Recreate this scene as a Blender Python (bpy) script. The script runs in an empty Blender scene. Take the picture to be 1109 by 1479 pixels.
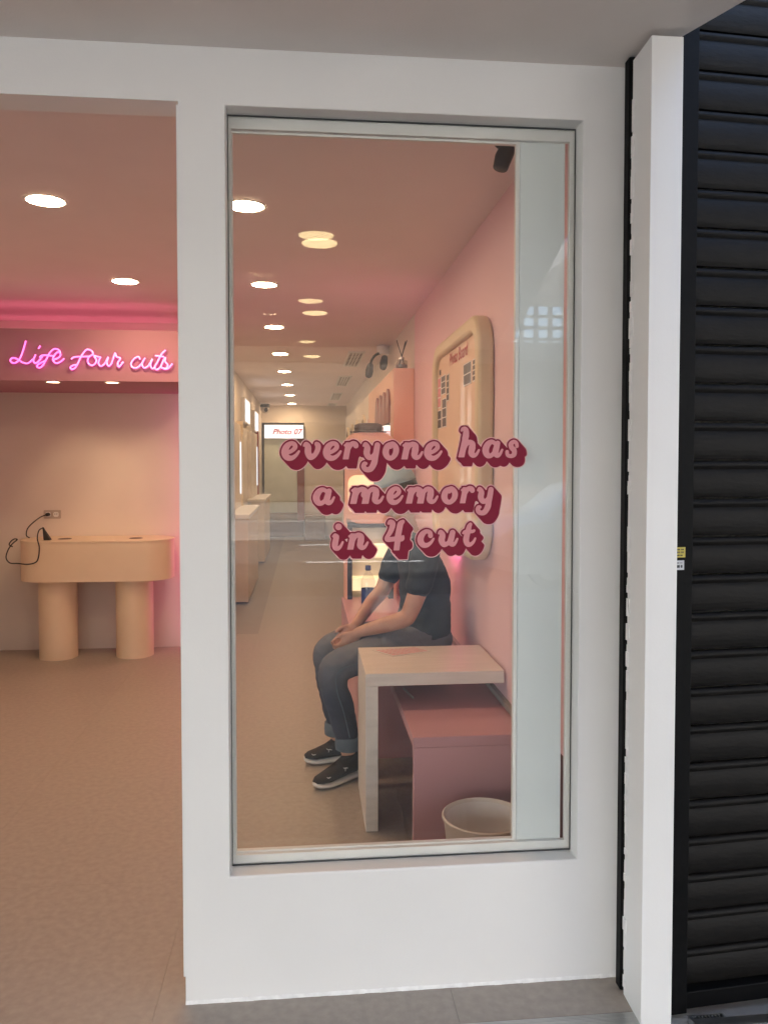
import bpy, bmesh, math, random
import numpy as np
from mathutils import Vector, Matrix, Euler
random.seed(4)
R = math.radians
C = bpy.context.scene.collection
S = bpy.context.scene

# ---------------------------------------------------------------- camera, sky, sun, exposure
cd = bpy.data.cameras.new('camera'); cam = bpy.data.objects.new('camera', cd); C.objects.link(cam)
cam.location = (0, 0, 1.5); cam.rotation_euler = (R(90 - 1.977), 0, R(-5.62))
cd.sensor_width = 36; cd.lens = 36 * 1153 / 1479; cd.shift_y = -33.5 / 1479
cd.clip_start = .02; cd.clip_end = 400
S.camera = cam
SUN_EL, SUN_AZ = 46, 22                       # degrees; azimuth measured clockwise from +Y
w = bpy.data.worlds.new('World'); S.world = w; w.use_nodes = True
nt = w.node_tree; bg = nt.nodes['Background']
sky = nt.nodes.new('ShaderNodeTexSky'); sky.sky_type = 'NISHITA'; sky.sun_disc = False
sky.sun_elevation = R(SUN_EL); sky.sun_rotation = R(SUN_AZ); sky.dust_density = 2.5
nt.links.new(sky.outputs[0], bg.inputs[0]); bg.inputs[1].default_value = .15
sd = bpy.data.lights.new('sun', 'SUN'); sun = bpy.data.objects.new('sun', sd); C.objects.link(sun)
sd.energy = 4.4; sd.angle = R(.5); sd.color = (1, .95, .88)
sv = Vector((math.sin(R(SUN_AZ)) * math.cos(R(SUN_EL)), math.cos(R(SUN_AZ)) * math.cos(R(SUN_EL)), math.sin(R(SUN_EL))))
sun.rotation_euler = (-sv).to_track_quat('-Z', 'Y').to_euler(); sun.location = (0, -10, 20)
vs = S.view_settings; vs.view_transform = 'Standard'; vs.look = 'None'; vs.gamma = 1; vs.use_curve_mapping = False
vs.exposure = 2.8
S.render.engine = 'CYCLES'
cy = S.cycles
cy.use_denoising = True; cy.max_bounces = 10; cy.diffuse_bounces = 5; cy.glossy_bounces = 5
cy.transparent_max_bounces = 24; cy.caustics_reflective = False; cy.caustics_refractive = False
cy.sample_clamp_indirect = 6
WARM = (1, .66, .38)
LAMP = 25                                      # radiance of an indoor downlight disc

# ---------------------------------------------------------------- materials
MATS = {}
def srgb(r, g, b):
    f = lambda c: (c / 255 / 12.92) if c <= 10 else ((c / 255 + .055) / 1.055) ** 2.4
    return (f(r), f(g), f(b))
def mat(name, col, rough=.6, metal=0, var=.06, scale=6, bump=0, bscale=60, detail=4, spec=.5, stretch=(1, 1, 1), coat=0):
    if name in MATS: return MATS[name]
    m = bpy.data.materials.new(name); m.use_nodes = True; t = m.node_tree; b = t.nodes['Principled BSDF']
    b.inputs['Roughness'].default_value = rough; b.inputs['Metallic'].default_value = metal
    b.inputs['Specular IOR Level'].default_value = spec; b.inputs['Coat Weight'].default_value = coat
    tc = t.nodes.new('ShaderNodeTexCoord'); mp = t.nodes.new('ShaderNodeMapping'); mp.inputs['Scale'].default_value = stretch
    t.links.new(tc.outputs['Object'], mp.inputs['Vector'])
    n = t.nodes.new('ShaderNodeTexNoise'); n.inputs['Scale'].default_value = scale; n.inputs['Detail'].default_value = detail
    t.links.new(mp.outputs[0], n.inputs['Vector'])
    cr = t.nodes.new('ShaderNodeValToRGB')
    cr.color_ramp.elements[0].position = .3; cr.color_ramp.elements[1].position = .7
    cr.color_ramp.elements[0].color = tuple(max(0, c * (1 - var)) for c in col) + (1,)
    cr.color_ramp.elements[1].color = tuple(min(1, c * (1 + var)) for c in col) + (1,)
    t.links.new(n.outputs['Fac'], cr.inputs[0]); t.links.new(cr.outputs[0], b.inputs['Base Color'])
    mr = t.nodes.new('ShaderNodeMapRange'); mr.inputs[3].default_value = max(0, rough - .06); mr.inputs[4].default_value = min(1, rough + .06)
    t.links.new(n.outputs['Fac'], mr.inputs[0]); t.links.new(mr.outputs[0], b.inputs['Roughness'])
    if bump:
        n2 = t.nodes.new('ShaderNodeTexNoise'); n2.inputs['Scale'].default_value = bscale; n2.inputs['Detail'].default_value = 3
        t.links.new(mp.outputs[0], n2.inputs['Vector'])
        bp = t.nodes.new('ShaderNodeBump'); bp.inputs['Strength'].default_value = bump; bp.inputs['Distance'].default_value = .004
        t.links.new(n2.outputs['Fac'], bp.inputs['Height']); t.links.new(bp.outputs[0], b.inputs['Normal'])
    MATS[name] = m; return m
def emit(name, col, strength):
    m = bpy.data.materials.new(name); m.use_nodes = True; t = m.node_tree; b = t.nodes['Principled BSDF']
    b.inputs['Base Color'].default_value = (.8, .8, .8, 1)
    b.inputs['Emission Color'].default_value = (*col, 1); b.inputs['Emission Strength'].default_value = strength
    MATS[name] = m; return m
def glass(name, tint=(.98, .99, .985), ior_f=.028, rough=0):
    m = bpy.data.materials.new(name); m.use_nodes = True; t = m.node_tree
    t.nodes.remove(t.nodes['Principled BSDF']); out = t.nodes['Material Output']
    tr = t.nodes.new('ShaderNodeBsdfTransparent'); tr.inputs[0].default_value = (*tint, 1)
    gl = t.nodes.new('ShaderNodeBsdfGlossy'); gl.inputs['Roughness'].default_value = rough; gl.inputs[0].default_value = (1, 1, 1, 1)
    lw = t.nodes.new('ShaderNodeLayerWeight'); lw.inputs[0].default_value = .5
    p = t.nodes.new('ShaderNodeMath'); p.operation = 'POWER'; p.inputs[1].default_value = 5
    t.links.new(lw.outputs['Facing'], p.inputs[0])
    ma = t.nodes.new('ShaderNodeMath'); ma.operation = 'MULTIPLY_ADD'; ma.inputs[1].default_value = 1 - ior_f; ma.inputs[2].default_value = ior_f
    t.links.new(p.outputs[0], ma.inputs[0])
    mx = t.nodes.new('ShaderNodeMixShader'); t.links.new(ma.outputs[0], mx.inputs[0])
    t.links.new(tr.outputs[0], mx.inputs[1]); t.links.new(gl.outputs[0], mx.inputs[2]); t.links.new(mx.outputs[0], out.inputs[0])
    MATS[name] = m; return m

M = dict(
    white=mat('white_paint', (.78, .78, .77), .42, var=.035, scale=1.6, detail=9, bump=.06, bscale=140),
    soffit=mat('soffit_board', (.80, .745, .70), .75, var=.05, scale=2.5, bump=.12, bscale=220),
    frame=mat('cream_aluminium', (.80, .775, .74), .38, var=.03),
    gasket=mat('black_gasket', (.05, .05, .052), .5, var=.3),
    ceiling=mat('ceiling_paint', (.84, .755, .765), .8, var=.03, scale=2),
    wall=mat('plain_wall_paint', (.72, .66, .60), .8, var=.03, scale=2, bump=.08, bscale=160),
    pinkwall=mat('pink_wall_paint', (.80, .56, .60), .75, var=.03, scale=2, bump=.08, bscale=160),
    tile=mat('stone_look_tile', (.355, .31, .27), .44, var=.10, scale=38, detail=12, bump=.04, bscale=90),
    cream=mat('cream_laminate', (.74, .62, .46), .45, var=.03, scale=4),
    creamboard=mat('cream_board_frame', (.66, .53, .36), .45, var=.03, scale=4),
    boardface=mat('peach_board_face', (.76, .55, .42), .6, var=.03, scale=4),
    peach=mat('peach_panel', (.72, .44, .31), .55, var=.03, scale=4),
    benchpink=mat('dusty_pink_laminate', (.55, .29, .315), .38, var=.03, scale=4),
    table=mat('pale_wood_laminate', (.72, .67, .62), .4, var=.07, scale=5, stretch=(1, 8, 8)),
    bulkpink=mat('pink_bulkhead_paint', (.42, .21, .27), .75, var=.03, scale=2),
    plate=mat('grey_beige_plate', (.46, .40, .35), .4),
    skirt=mat('grey_skirting', (.30, .27, .25), .5),
    black=mat('black_metal', (.015, .015, .017), .4, var=.2),
    blacksoft=mat('black_plastic', (.02, .02, .022), .5, var=.2),
    shutter=mat('black_shutter_paint', (.0058, .0050, .0043), .58, spec=.2, var=.45, scale=14, detail=8, stretch=(1, 3, 3), bump=.25, bscale=40),
    rail=mat('black_rail_paint', (.0016, .0016, .0019), .6, spec=.15, var=.3, scale=20, bump=.15),
    alu=mat('brushed_aluminium', (.62, .62, .61), .32, 1, var=.1, scale=20, stretch=(.2, 8, 1)),
    maroon=mat('maroon_vinyl', (.23, .018, .042), .6, spec=.15, var=.03),
    pinkv=mat('dusty_pink_vinyl', (.70, .29, .315), .6, spec=.2, var=.02),
    halo=mat('pale_pink_vinyl', (.78, .47, .47), .6, spec=.2, var=.02),
    red=mat('red_print', (.45, .035, .05), .5),
    concrete=mat('concrete', (.33, .32, .30), .85, var=.12, scale=3, detail=8, bump=.3),
    asphalt=mat('asphalt', (.055, .055, .058), .9, var=.25, scale=20, detail=8, bump=.5, bscale=120),
    paver=mat('pavement_tile', (.25, .24, .225), .7, var=.15, scale=4, detail=8, bump=.2),
    facade2=mat('opposite_facade', (.36, .35, .32), .8, var=.15, scale=1.5),
    opp=mat('pale_render', (.66, .65, .62), .8, var=.1, scale=1.5),
    brickdark=mat('dark_brick', (.10, .075, .06), .85, var=.2, scale=3, detail=8),
    darkglass=mat('dark_window', (.03, .035, .04), .08, var=.2),
    carpaint=mat('white_car_paint', (.78, .78, .78), .25, var=.02, coat=.6),
    tyre=mat('tyre_rubber', (.02, .02, .02), .8),
    skin=mat('skin', (.50, .27, .19), .5, var=.08, scale=20, bump=.1, bscale=200),
    hair=mat('dark_hair', (.018, .015, .013), .5, var=.4, scale=60, stretch=(1, 1, .2), bump=.5, bscale=200),
    shirt=mat('slate_cotton', (.028, .038, .044), .85, var=.12, scale=10, bump=.5, bscale=25),
    capm=mat('pale_blue_cotton', (.36, .47, .53), .85, var=.08, bump=.3, bscale=200),
    shoe=mat('black_mesh_fabric', (.006, .0055, .0055), .75, var=.3, scale=80, bump=.4, bscale=300),
    sole=mat('white_rubber', (.62, .60, .58), .6),
    bin=mat('off_white_bin', (.66, .60, .55), .45, var=.05),
    mint=mat('mint_white_panel', (.735, .76, .75), .35, var=.02),
    redwood=mat('red_brown_trim', (.26, .075, .05), .5),
    curtain=mat('pale_green_panel', (.55, .62, .56), .5, var=.05),
    brownbox=mat('brown_box', (.26, .185, .12), .6),
    hat=mat('brown_felt', (.05, .025, .016), .85, var=.2, bump=.4),
    paper=mat('white_paper', (.78, .74, .72), .7),
    violet=mat('photo_print', (.07, .058, .085), .4, var=.9, scale=38, detail=6),
    violetdark=mat('dark_photo_print', (.035, .03, .042), .4, var=.9, scale=45, detail=6),
    bluecap=mat('blue_plastic', (.02, .05, .20), .35),
    yellow=mat('yellow_label', (.55, .45, .08), .5),
    greylabel=mat('white_label', (.62, .63, .65), .5),
    ink=mat('black_ink', (.02, .02, .02), .6),
    sheetpink=mat('pink_print', (.72, .30, .32), .6, var=.25, scale=60),
    dado=mat('dark_brown_dado', (.10, .055, .05), .5),
    mirror=mat('mirror_silver', (.85, .85, .84), .04, 1, var=.01),
    caulk=mat('white_caulk', (.82, .82, .81), .6, var=.1, scale=40, bump=.6, bscale=60),
    lens=emit('downlight_lens', WARM, LAMP),
    lens2=emit('recess_spot_lens', WARM, LAMP * .12),
    arclens=emit('arcade_lamp_lens', (1, .76, .38), 2.2),
    neon=emit('pink_neon', (1, .055, .56), .30),
    strip=emit('pink_led', (1, .20, .30), .42),
    strip2=emit('magenta_led', (1, .14, .50), .42),
    strip3=emit('rose_led', (1, .20, .46), 3.2),
    boxlit=emit('cool_lightbox', (.78, .88, 1), .16),
    shelflit=emit('warm_lit_shelf', (1, .72, .33), .14),
)
M['glass'] = glass('window_glass'); M['clear'] = glass('clear_glass', (.9, .92, .92), .06)
M['acrylic'] = glass('clear_acrylic', (.93, .88, .9), .05, .1)

# denim: blue-grey weave with worn patches
def denim(name, col):
    m = mat(name, col, .85, var=.35, scale=7, detail=6, bump=.6, bscale=30)
    return m
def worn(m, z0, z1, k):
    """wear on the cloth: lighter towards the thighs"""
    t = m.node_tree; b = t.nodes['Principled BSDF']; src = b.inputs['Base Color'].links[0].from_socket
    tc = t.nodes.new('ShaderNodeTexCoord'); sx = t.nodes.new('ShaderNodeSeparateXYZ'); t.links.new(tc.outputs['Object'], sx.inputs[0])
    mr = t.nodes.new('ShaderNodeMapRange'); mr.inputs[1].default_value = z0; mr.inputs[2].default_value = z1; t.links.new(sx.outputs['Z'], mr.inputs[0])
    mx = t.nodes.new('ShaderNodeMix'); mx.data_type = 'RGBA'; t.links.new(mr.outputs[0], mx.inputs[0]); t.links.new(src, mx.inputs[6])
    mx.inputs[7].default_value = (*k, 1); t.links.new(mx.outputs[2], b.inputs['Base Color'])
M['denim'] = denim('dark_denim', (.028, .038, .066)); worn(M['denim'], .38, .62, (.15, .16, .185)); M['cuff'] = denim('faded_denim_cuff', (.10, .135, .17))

# ---------------------------------------------------------------- geometry helpers
class MB:
    def __init__(s): s.v = []; s.f = []
    def add(s, vs, fs):
        o = len(s.v); s.v += [tuple(v) for v in vs]; s.f += [tuple(i + o for i in f) for f in fs]; return s
    def box(s, a, b):
        x0, y0, z0 = a; x1, y1, z1 = b
        return s.add([(x0, y0, z0), (x1, y0, z0), (x1, y1, z0), (x0, y1, z0), (x0, y0, z1), (x1, y0, z1), (x1, y1, z1), (x0, y1, z1)],
                     [(0, 3, 2, 1), (4, 5, 6, 7), (0, 1, 5, 4), (1, 2, 6, 5), (2, 3, 7, 6), (3, 0, 4, 7)])
    def prism(s, pts, fn, d0, d1):
        """extrude a 2-D outline; fn(u, v, d) -> xyz"""
        n = len(pts)
        vs = [fn(u, v, d0) for u, v in pts] + [fn(u, v, d1) for u, v in pts]
        return s.add(vs, [tuple(range(n))[::-1], tuple(range(n, 2 * n))] + [(i, (i + 1) % n, n + (i + 1) % n, n + i) for i in range(n)])
    def ringprism(s, outer, inner, fn, d0, d1):
        n = len(outer)
        vs = [fn(u, v, d) for d in (d0, d1) for ring in (outer, inner) for u, v in ring]
        fs = []
        for i in range(n):
            j = (i + 1) % n
            fs += [(i, j, n + j, n + i), (2 * n + i, 3 * n + i, 3 * n + j, 2 * n + j), (i, 2 * n + i, 2 * n + j, j), (n + i, n + j, 3 * n + j, 3 * n + i)]
        return s.add(vs, fs)
    def tube(s, pts, rad, seg=10, closed=False, cap=True):
        P = [Vector(p) for p in pts]; n = len(P)
        rs = rad if isinstance(rad, (list, tuple)) else [rad] * n
        T = [(P[min(i + 1, n - 1)] - P[max(i - 1, 0)]).normalized() for i in range(n)]
        u = T[0].orthogonal().normalized(); vs = []
        for i in range(n):
            u = (u - T[i] * u.dot(T[i])).normalized(); v = T[i].cross(u)
            r = rs[i]; ru, rv = (r if isinstance(r, tuple) else (r, r))
            vs += [P[i] + u * (ru * math.cos(2 * math.pi * k / seg)) + v * (rv * math.sin(2 * math.pi * k / seg)) for k in range(seg)]
        fs = [(i * seg + k, i * seg + (k + 1) % seg, (i + 1) * seg + (k + 1) % seg, (i + 1) * seg + k) for i in range(n - 1) for k in range(seg)]
        if cap: fs += [tuple(range(seg))[::-1], tuple(range((n - 1) * seg, n * seg))]
        return s.add(vs, fs)
    def loft(s, rings):
        """closed rings of equal length, capped"""
        n = len(rings[0]); vs = [p for r in rings for p in r]
        fs = [(i * n + k, i * n + (k + 1) % n, (i + 1) * n + (k + 1) % n, (i + 1) * n + k) for i in range(len(rings) - 1) for k in range(n)]
        fs += [tuple(range(n))[::-1], tuple(range((len(rings) - 1) * n, len(rings) * n))]
        return s.add(vs, fs)
    def lathe(s, prof, c, seg=32):
        n = len(prof); vs = []
        for k in range(seg):
            a = 2 * math.pi * k / seg
            vs += [(c[0] + r * math.cos(a), c[1] + r * math.sin(a), c[2] + z) for r, z in prof]
        fs = [(k * n + i, ((k + 1) % seg) * n + i, ((k + 1) % seg) * n + i + 1, k * n + i + 1) for k in range(seg) for i in range(n - 1)]
        return s.add(vs, fs)
    def ball(s, c, r, seg=16, ring=10, rot=None):
        rx, ry, rz = r if isinstance(r, tuple) else (r, r, r); c = Vector(c)
        E_ = Euler(rot).to_matrix() if rot else Matrix.Identity(3)
        vs = [c + E_ @ Vector((0, 0, rz))]
        for i in range(1, ring):
            t = math.pi * i / ring
            vs += [c + E_ @ Vector((rx * math.sin(t) * math.cos(2 * math.pi * k / seg), ry * math.sin(t) * math.sin(2 * math.pi * k / seg), rz * math.cos(t))) for k in range(seg)]
        vs.append(c + E_ @ Vector((0, 0, -rz))); L = len(vs) - 1
        fs = [(0, 1 + k, 1 + (k + 1) % seg) for k in range(seg)]
        for i in range(ring - 2):
            a = 1 + i * seg
            fs += [(a + k, a + seg + k, a + seg + (k + 1) % seg, a + (k + 1) % seg) for k in range(seg)]
        a = 1 + (ring - 2) * seg
        fs += [(a + k, L, a + (k + 1) % seg) for k in range(seg)]
        return s.add(vs, fs)
    def mesh(s, name='mesh'):
        me = bpy.data.meshes.new(name); me.from_pydata(s.v, [], s.f)
        bm = bmesh.new(); bm.from_mesh(me); bmesh.ops.recalc_face_normals(bm, faces=bm.faces); bm.to_mesh(me); bm.free()
        return me
def wloc(o):
    v = Vector((0, 0, 0))
    while o is not None: v += o.location; o = o.parent
    return v
def obj(name, mb, m, parent=None, smooth=False, bevel=0, seg=2, label=None):
    me = mb if isinstance(mb, bpy.types.Mesh) else mb.mesh(name)
    o = bpy.data.objects.new(name, me); C.objects.link(o)
    if not me.materials: me.materials.append(m if isinstance(m, bpy.types.Material) else M[m])
    if parent is not None:
        o.parent = parent; o.location = -wloc(parent)
    if bevel:
        b = o.modifiers.new('bevel', 'BEVEL'); b.width = bevel; b.segments = seg; b.limit_method = 'ANGLE'; b.harden_normals = False
    if smooth:
        for p in me.polygons: p.use_smooth = True
    if smooth == 'angle':
        for e in me.edges: pass
        me.set_sharp_from_angle(angle=R(38))
    if label: o['label'] = label
    return o
def tag(o, label, cat, group=None):
    o['label'] = label; o['category'] = cat
    if group: o['group'] = group
    return o
def thing(name, label, cat, loc=(0, 0, 0), group=None):
    o = bpy.data.objects.new(name, None); C.objects.link(o); o.location = loc; o.empty_display_size = .1
    return tag(o, label, cat, group)
def struct(name, mb, m, **k):
    o = obj(name, mb, m, **k); o['kind'] = 'structure'; return o
def dup(root, loc, label=None):
    r = root.copy(); C.objects.link(r); r.location = loc
    if label: r['label'] = label
    for ch in list(root.children):
        c = ch.copy(); C.objects.link(c); c.parent = r
        for g in ch.children:
            d = g.copy(); C.objects.link(d); d.parent = c
    return r
def B(a, b): return MB().box(a, b)
def rrect(x0, x1, y0, y1, r, n=8):
    pts = []
    for cx_, cy_, a0 in ((x1 - r, y1 - r, 0), (x0 + r, y1 - r, 90), (x0 + r, y0 + r, 180), (x1 - r, y0 + r, 270)):
        for k in range(n + 1):
            a = R(a0 + 90 * k / n); pts.append((cx_ + r * math.cos(a), cy_ + r * math.sin(a)))
    return pts
XZ = lambda u, v, d: (u, d, v)
YZ = lambda u, v, d: (d, u, v)
XY = lambda u, v, d: (u, v, d)
def spline(pts, n=6):
    """Catmull-Rom through points of any dimension"""
    P = [np.array(p, float) for p in pts]; out = []
    for i in range(len(P) - 1):
        a, b, c, d = P[max(i - 1, 0)], P[i], P[i + 1], P[min(i + 2, len(P) - 1)]
        for k in range(n):
            t = k / n; out.append(.5 * (2 * b + (c - a) * t + (2 * a - 5 * b + 4 * c - d) * t * t + (3 * b - a - 3 * c + d) * t ** 3))
    out.append(P[-1]); return out
def remesh(mb, voxel, smooth=3, name='mesh'):
    me = mb.mesh(name); o = bpy.data.objects.new('tmp', me); C.objects.link(o)
    r = o.modifiers.new('r', 'REMESH'); r.mode = 'VOXEL'; r.voxel_size = voxel; r.use_smooth_shade = True
    if smooth:
        q = o.modifiers.new('s', 'SMOOTH'); q.iterations = smooth; q.factor = .5
    dg = bpy.context.evaluated_depsgraph_get(); dg.update()
    out = bpy.data.meshes.new_from_object(o.evaluated_get(dg)); out.name = name
    bpy.data.objects.remove(o); return out
def text(body, size, m, fn, parent=None, name='lettering', shear=.2, bold=.0, depth=0.0, align='CENTER'):
    cu = bpy.data.curves.new('txt', 'FONT'); cu.body = body; cu.size = size; cu.shear = shear; cu.offset = bold; cu.align_x = align
    cu.extrude = depth; cu.resolution_u = 3
    o = bpy.data.objects.new('tmp', cu); C.objects.link(o)
    dg = bpy.context.evaluated_depsgraph_get(); dg.update()
    me = bpy.data.meshes.new_from_object(o.evaluated_get(dg)); bpy.data.objects.remove(o)
    for v in me.vertices: v.co = fn(*v.co)
    me.materials.clear()
    return obj(name, me, m, parent)

# flat shapes from strokes: union of tapered round strokes, outlined by marching squares
def sdf_strokes(strokes, X, Y):
    f = np.full(X.shape, 1e3)
    for st in strokes:
        for (x0, y0, r0), (x1, y1, r1) in zip(st[:-1], st[1:]):
            dx, dy = x1 - x0, y1 - y0; L2 = dx * dx + dy * dy + 1e-12
            t = np.clip(((X - x0) * dx + (Y - y0) * dy) / L2, 0, 1)
            f = np.minimum(f, np.hypot(X - x0 - t * dx, Y - y0 - t * dy) - (r0 + t * (r1 - r0)))
    return f
def sdf_quads(quads, X, Y):
    f = np.full(X.shape, 1e3)
    for q in quads:                                   # convex, counter-clockwise
        g = np.full(X.shape, -1e3)
        for (x0, y0), (x1, y1) in zip(q, q[1:] + q[:1]):
            L = math.hypot(x1 - x0, y1 - y0); g = np.maximum(g, ((y1 - y0) * (X - x0) - (x1 - x0) * (Y - y0)) / L)
        f = np.minimum(f, g)
    return f
def fill(func, x0, x1, y0, y1, h):
    xs = np.arange(x0, x1 + h, h); ys = np.arange(y0, y1 + h, h); X, Y = np.meshgrid(xs, ys); F = func(X, Y)
    ins = F < 0; vid = {}; V = []; faces = []
    def pt(key, p):
        if key not in vid: vid[key] = len(V); V.append(p)
        return vid[key]
    for j in range(len(ys) - 1):
        for i in range(len(xs) - 1):
            c = ((j, i), (j, i + 1), (j + 1, i + 1), (j + 1, i)); s_ = [ins[a] for a in c]
            if not any(s_): continue
            poly = []
            for k in range(4):
                a, b = c[k], c[(k + 1) % 4]
                if s_[k]: poly.append(pt(a, (xs[a[1]], ys[a[0]])))
                if s_[k] != s_[(k + 1) % 4]:
                    t = F[a] / (F[a] - F[b]); p = (xs[a[1]] + t * (xs[b[1]] - xs[a[1]]), ys[a[0]] + t * (ys[b[0]] - ys[a[0]]))
                    poly.append(pt((min(a, b), max(a, b)), p))
            if len(poly) > 2: faces.append(poly)
    return V, faces

# ================================================================ SHOP SHELL
XW, XL, CEIL = .815, -2.42, 2.6
PX0_ = -.333; SOFZ = 2.603
FY, FB = 2.2, 2.3                                     # storefront face and back
# floor: one slab with stone-look tiles laid on it
floor = struct('floor', B((XL - .1, 2.06, -.06), (XW + .1, 17.2, -.004)), 'skirt')
txs = [-.413 - .818 * k for k in range(3, -1, -1)] + [.405 + .818 * k for k in range(0, 2)]
tys = [2.05 + .82 * k for k in range(0, 20)]
tile_mesh = {}
for a, b in zip(txs[:-1], txs[1:]):
    for c, d in zip(tys[:-1], tys[1:]):
        if a < -.9 and c > 6.6: continue
        a_, b_ = max(a, XL), min(b, XW + .08)
        k_ = round(b_ - a_, 3)
        if k_ not in tile_mesh:
            tile_mesh[k_] = B((.0004, .0004, -.008), (b_ - a_ - .0004, d - c - .0004, 0)).mesh('tile')
            tile_mesh[k_].materials.append(M['tile'])
        o = obj('tile', tile_mesh[k_], 'tile', floor); o.location = (a_, c, random.uniform(-.0002, .0002))
struct('ceiling', B((XL - .1, FB + .001, CEIL), (XW + .1, 17.2, CEIL + .08)), 'ceiling')
struct('wall', B((XW, FB, 0), (XW + .1, 5.95, CEIL)), 'pinkwall')                     # pink wall on the right
struct('wall', B((XW, 5.952, 0), (XW + .1, 17.2, CEIL)), 'wall')
struct('wall', B((XL - .1, FB, 0), (XL, 6.55, CEIL)), 'wall')
struct('wall', B((XL, 6.55, 0), (-.85, 6.65, CEIL)), 'wall')                            # back of the nook
struct('wall', B((-.95, 6.652, 0), (-.85, 17.0, CEIL)), 'wall')
struct('wall', B((-.85, 16.9, 0), (XW, 17.0, CEIL)), 'wall')
struct('wall', B((XW - .012, FB, 0), (XW - .001, 2.82, .56)), 'dado')
struct('skirting', B((XW - .02, 2.835, .505), (XW - .001, 5.9, .53)), 'skirt')
# shop front left of the opening, outside the picture
struct('wall', B((-5.5, FY, -.06), (-2.2, FB, CEIL)), 'white')
struct('wall', B((-2.2, FY, 2.457), (PX0_, FB, CEIL + .01)), 'white')
# bulkhead with recessed spots and a cove light above
bulk = struct('bulkhead', B((XL, 5.57, 2.04), (-.857, 6.55, 2.385)), 'bulkpink')
tag(obj('cove_light', B((XL + .05, 5.84, 2.387), (-.9, 5.90, 2.398)).box((XL + .05, 6.38, 2.387), (-.9, 6.44, 2.398)), 'strip'), 'pink light strip glowing along the top of the neon sign bulkhead', 'light strip')
tag(obj('corner_light', B((-.868, 6.44, .05), (-.858, 6.52, 2.0)), 'strip2'), 'upright magenta light strip in the right corner of the counter nook', 'light strip')
if 0: tag(obj('corner_light', B((.79, 5.905, .55), (.81, 5.925, 2.16)), 'strip3'), 'upright rose light strip behind the peach cabinet edge on the pink wall', 'light strip')

def downlight(x, y, z, r, lens, label, group):
    t = thing('downlight', label, 'ceiling light', (x, y, z), group)
    obj('trim_ring', MB().lathe([(r + .001, -.001), (r + .001, -.004), (r + .012, -.006), (r + .014, -.0015), (r + .001, -.001)], (x, y, z), 40), 'white', t, True)
    obj('lens', MB().lathe([(0, -.0035), (r * .7, -.0035), (r, -.003), (r, -.0005)], (x, y, z), 40), lens, t)
    return t
ORD = ['nearest', 'second', 'third', 'fourth', 'fifth', 'sixth', 'seventh', 'eighth']
d0 = downlight(-.25, 3.52, CEIL, .074, 'lens', 'lit round downlight cut by the window edge, nearest of the corridor row', 'downlights in the corridor row')
for i, y in enumerate((5.06, 6.64, 8.28, 9.9, 11.6, 13.4, 15.4)):
    dup(d0, (-.25, y, CEIL), f'lit round downlight, {ORD[i + 1]} from the shop front in the corridor row')
d1 = downlight(-1.085, 3.53, CEIL, .074, 'lens', 'lit round downlight over the open doorway, larger of the two near the neon sign', 'downlights over the entrance')
dup(d1, (-1.09, 5.05, CEIL), 'lit round downlight over the entrance, smaller one closer to the neon sign')
b0 = downlight(-1.70, 5.635, 2.04, .040, 'lens2', 'small spot under the bulkhead, below the word Life', 'spots under the bulkhead')
dup(b0, (-1.31, 5.635, 2.04), 'small spot under the bulkhead, below the word four')

for x in (-1.70, -1.31):                                     # the spots' own beams on the nook wall
    ld = bpy.data.lights.new('spot_beam', 'SPOT'); lo = bpy.data.objects.new('spot_beam', ld); C.objects.link(lo)
    ld.energy = 1.5; ld.color = WARM; ld.spot_size = R(62); ld.spot_blend = .8; ld.shadow_soft_size = .03
    lo.location = (x, 5.72, 2.02); lo.rotation_euler = (R(44), 0, 0)

# air vents
def vent(x0, x1, y0, y1, label):
    t = thing('air_vent', label, 'vent', ((x0 + x1) / 2, (y0 + y1) / 2, CEIL), 'ceiling air vents along the corridor')
    o_, i_ = [(x0 - .02, y0 - .03), (x1 + .02, y0 - .03), (x1 + .02, y1 + .03), (x0 - .02, y1 + .03)], [(x0, y0), (x1, y0), (x1, y1), (x0, y1)]
    obj('frame', MB().ringprism(o_, i_, XY, CEIL - .012, CEIL - .0005), 'white', t)
    obj('backing', B((x0, y0, CEIL - .004), (x1, y1, CEIL - .001)), 'black', t)
    n = 10
    for k in range(n):
        y = y0 + (y1 - y0) * (k + .5) / n
        obj('slat', B((x0 + .001, y - .012, CEIL - .011), (x1 - .001, y + .012, CEIL - .007)), 'frame', t)
    for q in range(1, 4):
        x = x0 + (x1 - x0) * q / 4; obj('divider', B((x - .006, y0 + .001, CEIL - .0125), (x + .006, y1 - .001, CEIL - .0112)), 'frame', t)
for i, (y0, y1) in enumerate(((8.05, 9.2), (10.35, 11.6), (12.9, 14.3), (15.2, 16.3))):
    vent(.455, .585, y0, y1, f'slatted ceiling air vent, {ORD[i]} of the four in the corridor')

# ================================================================ STOREFRONT PANEL WITH WINDOW
front = thing('storefront_panel', 'white painted storefront panel framing the lettered window', 'storefront', (.29, FY, 0))
PX0, PX1, OX0, OX1, OZ0, OZ1 = -.333, .905, -.211, .775, .352, 2.452
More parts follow.
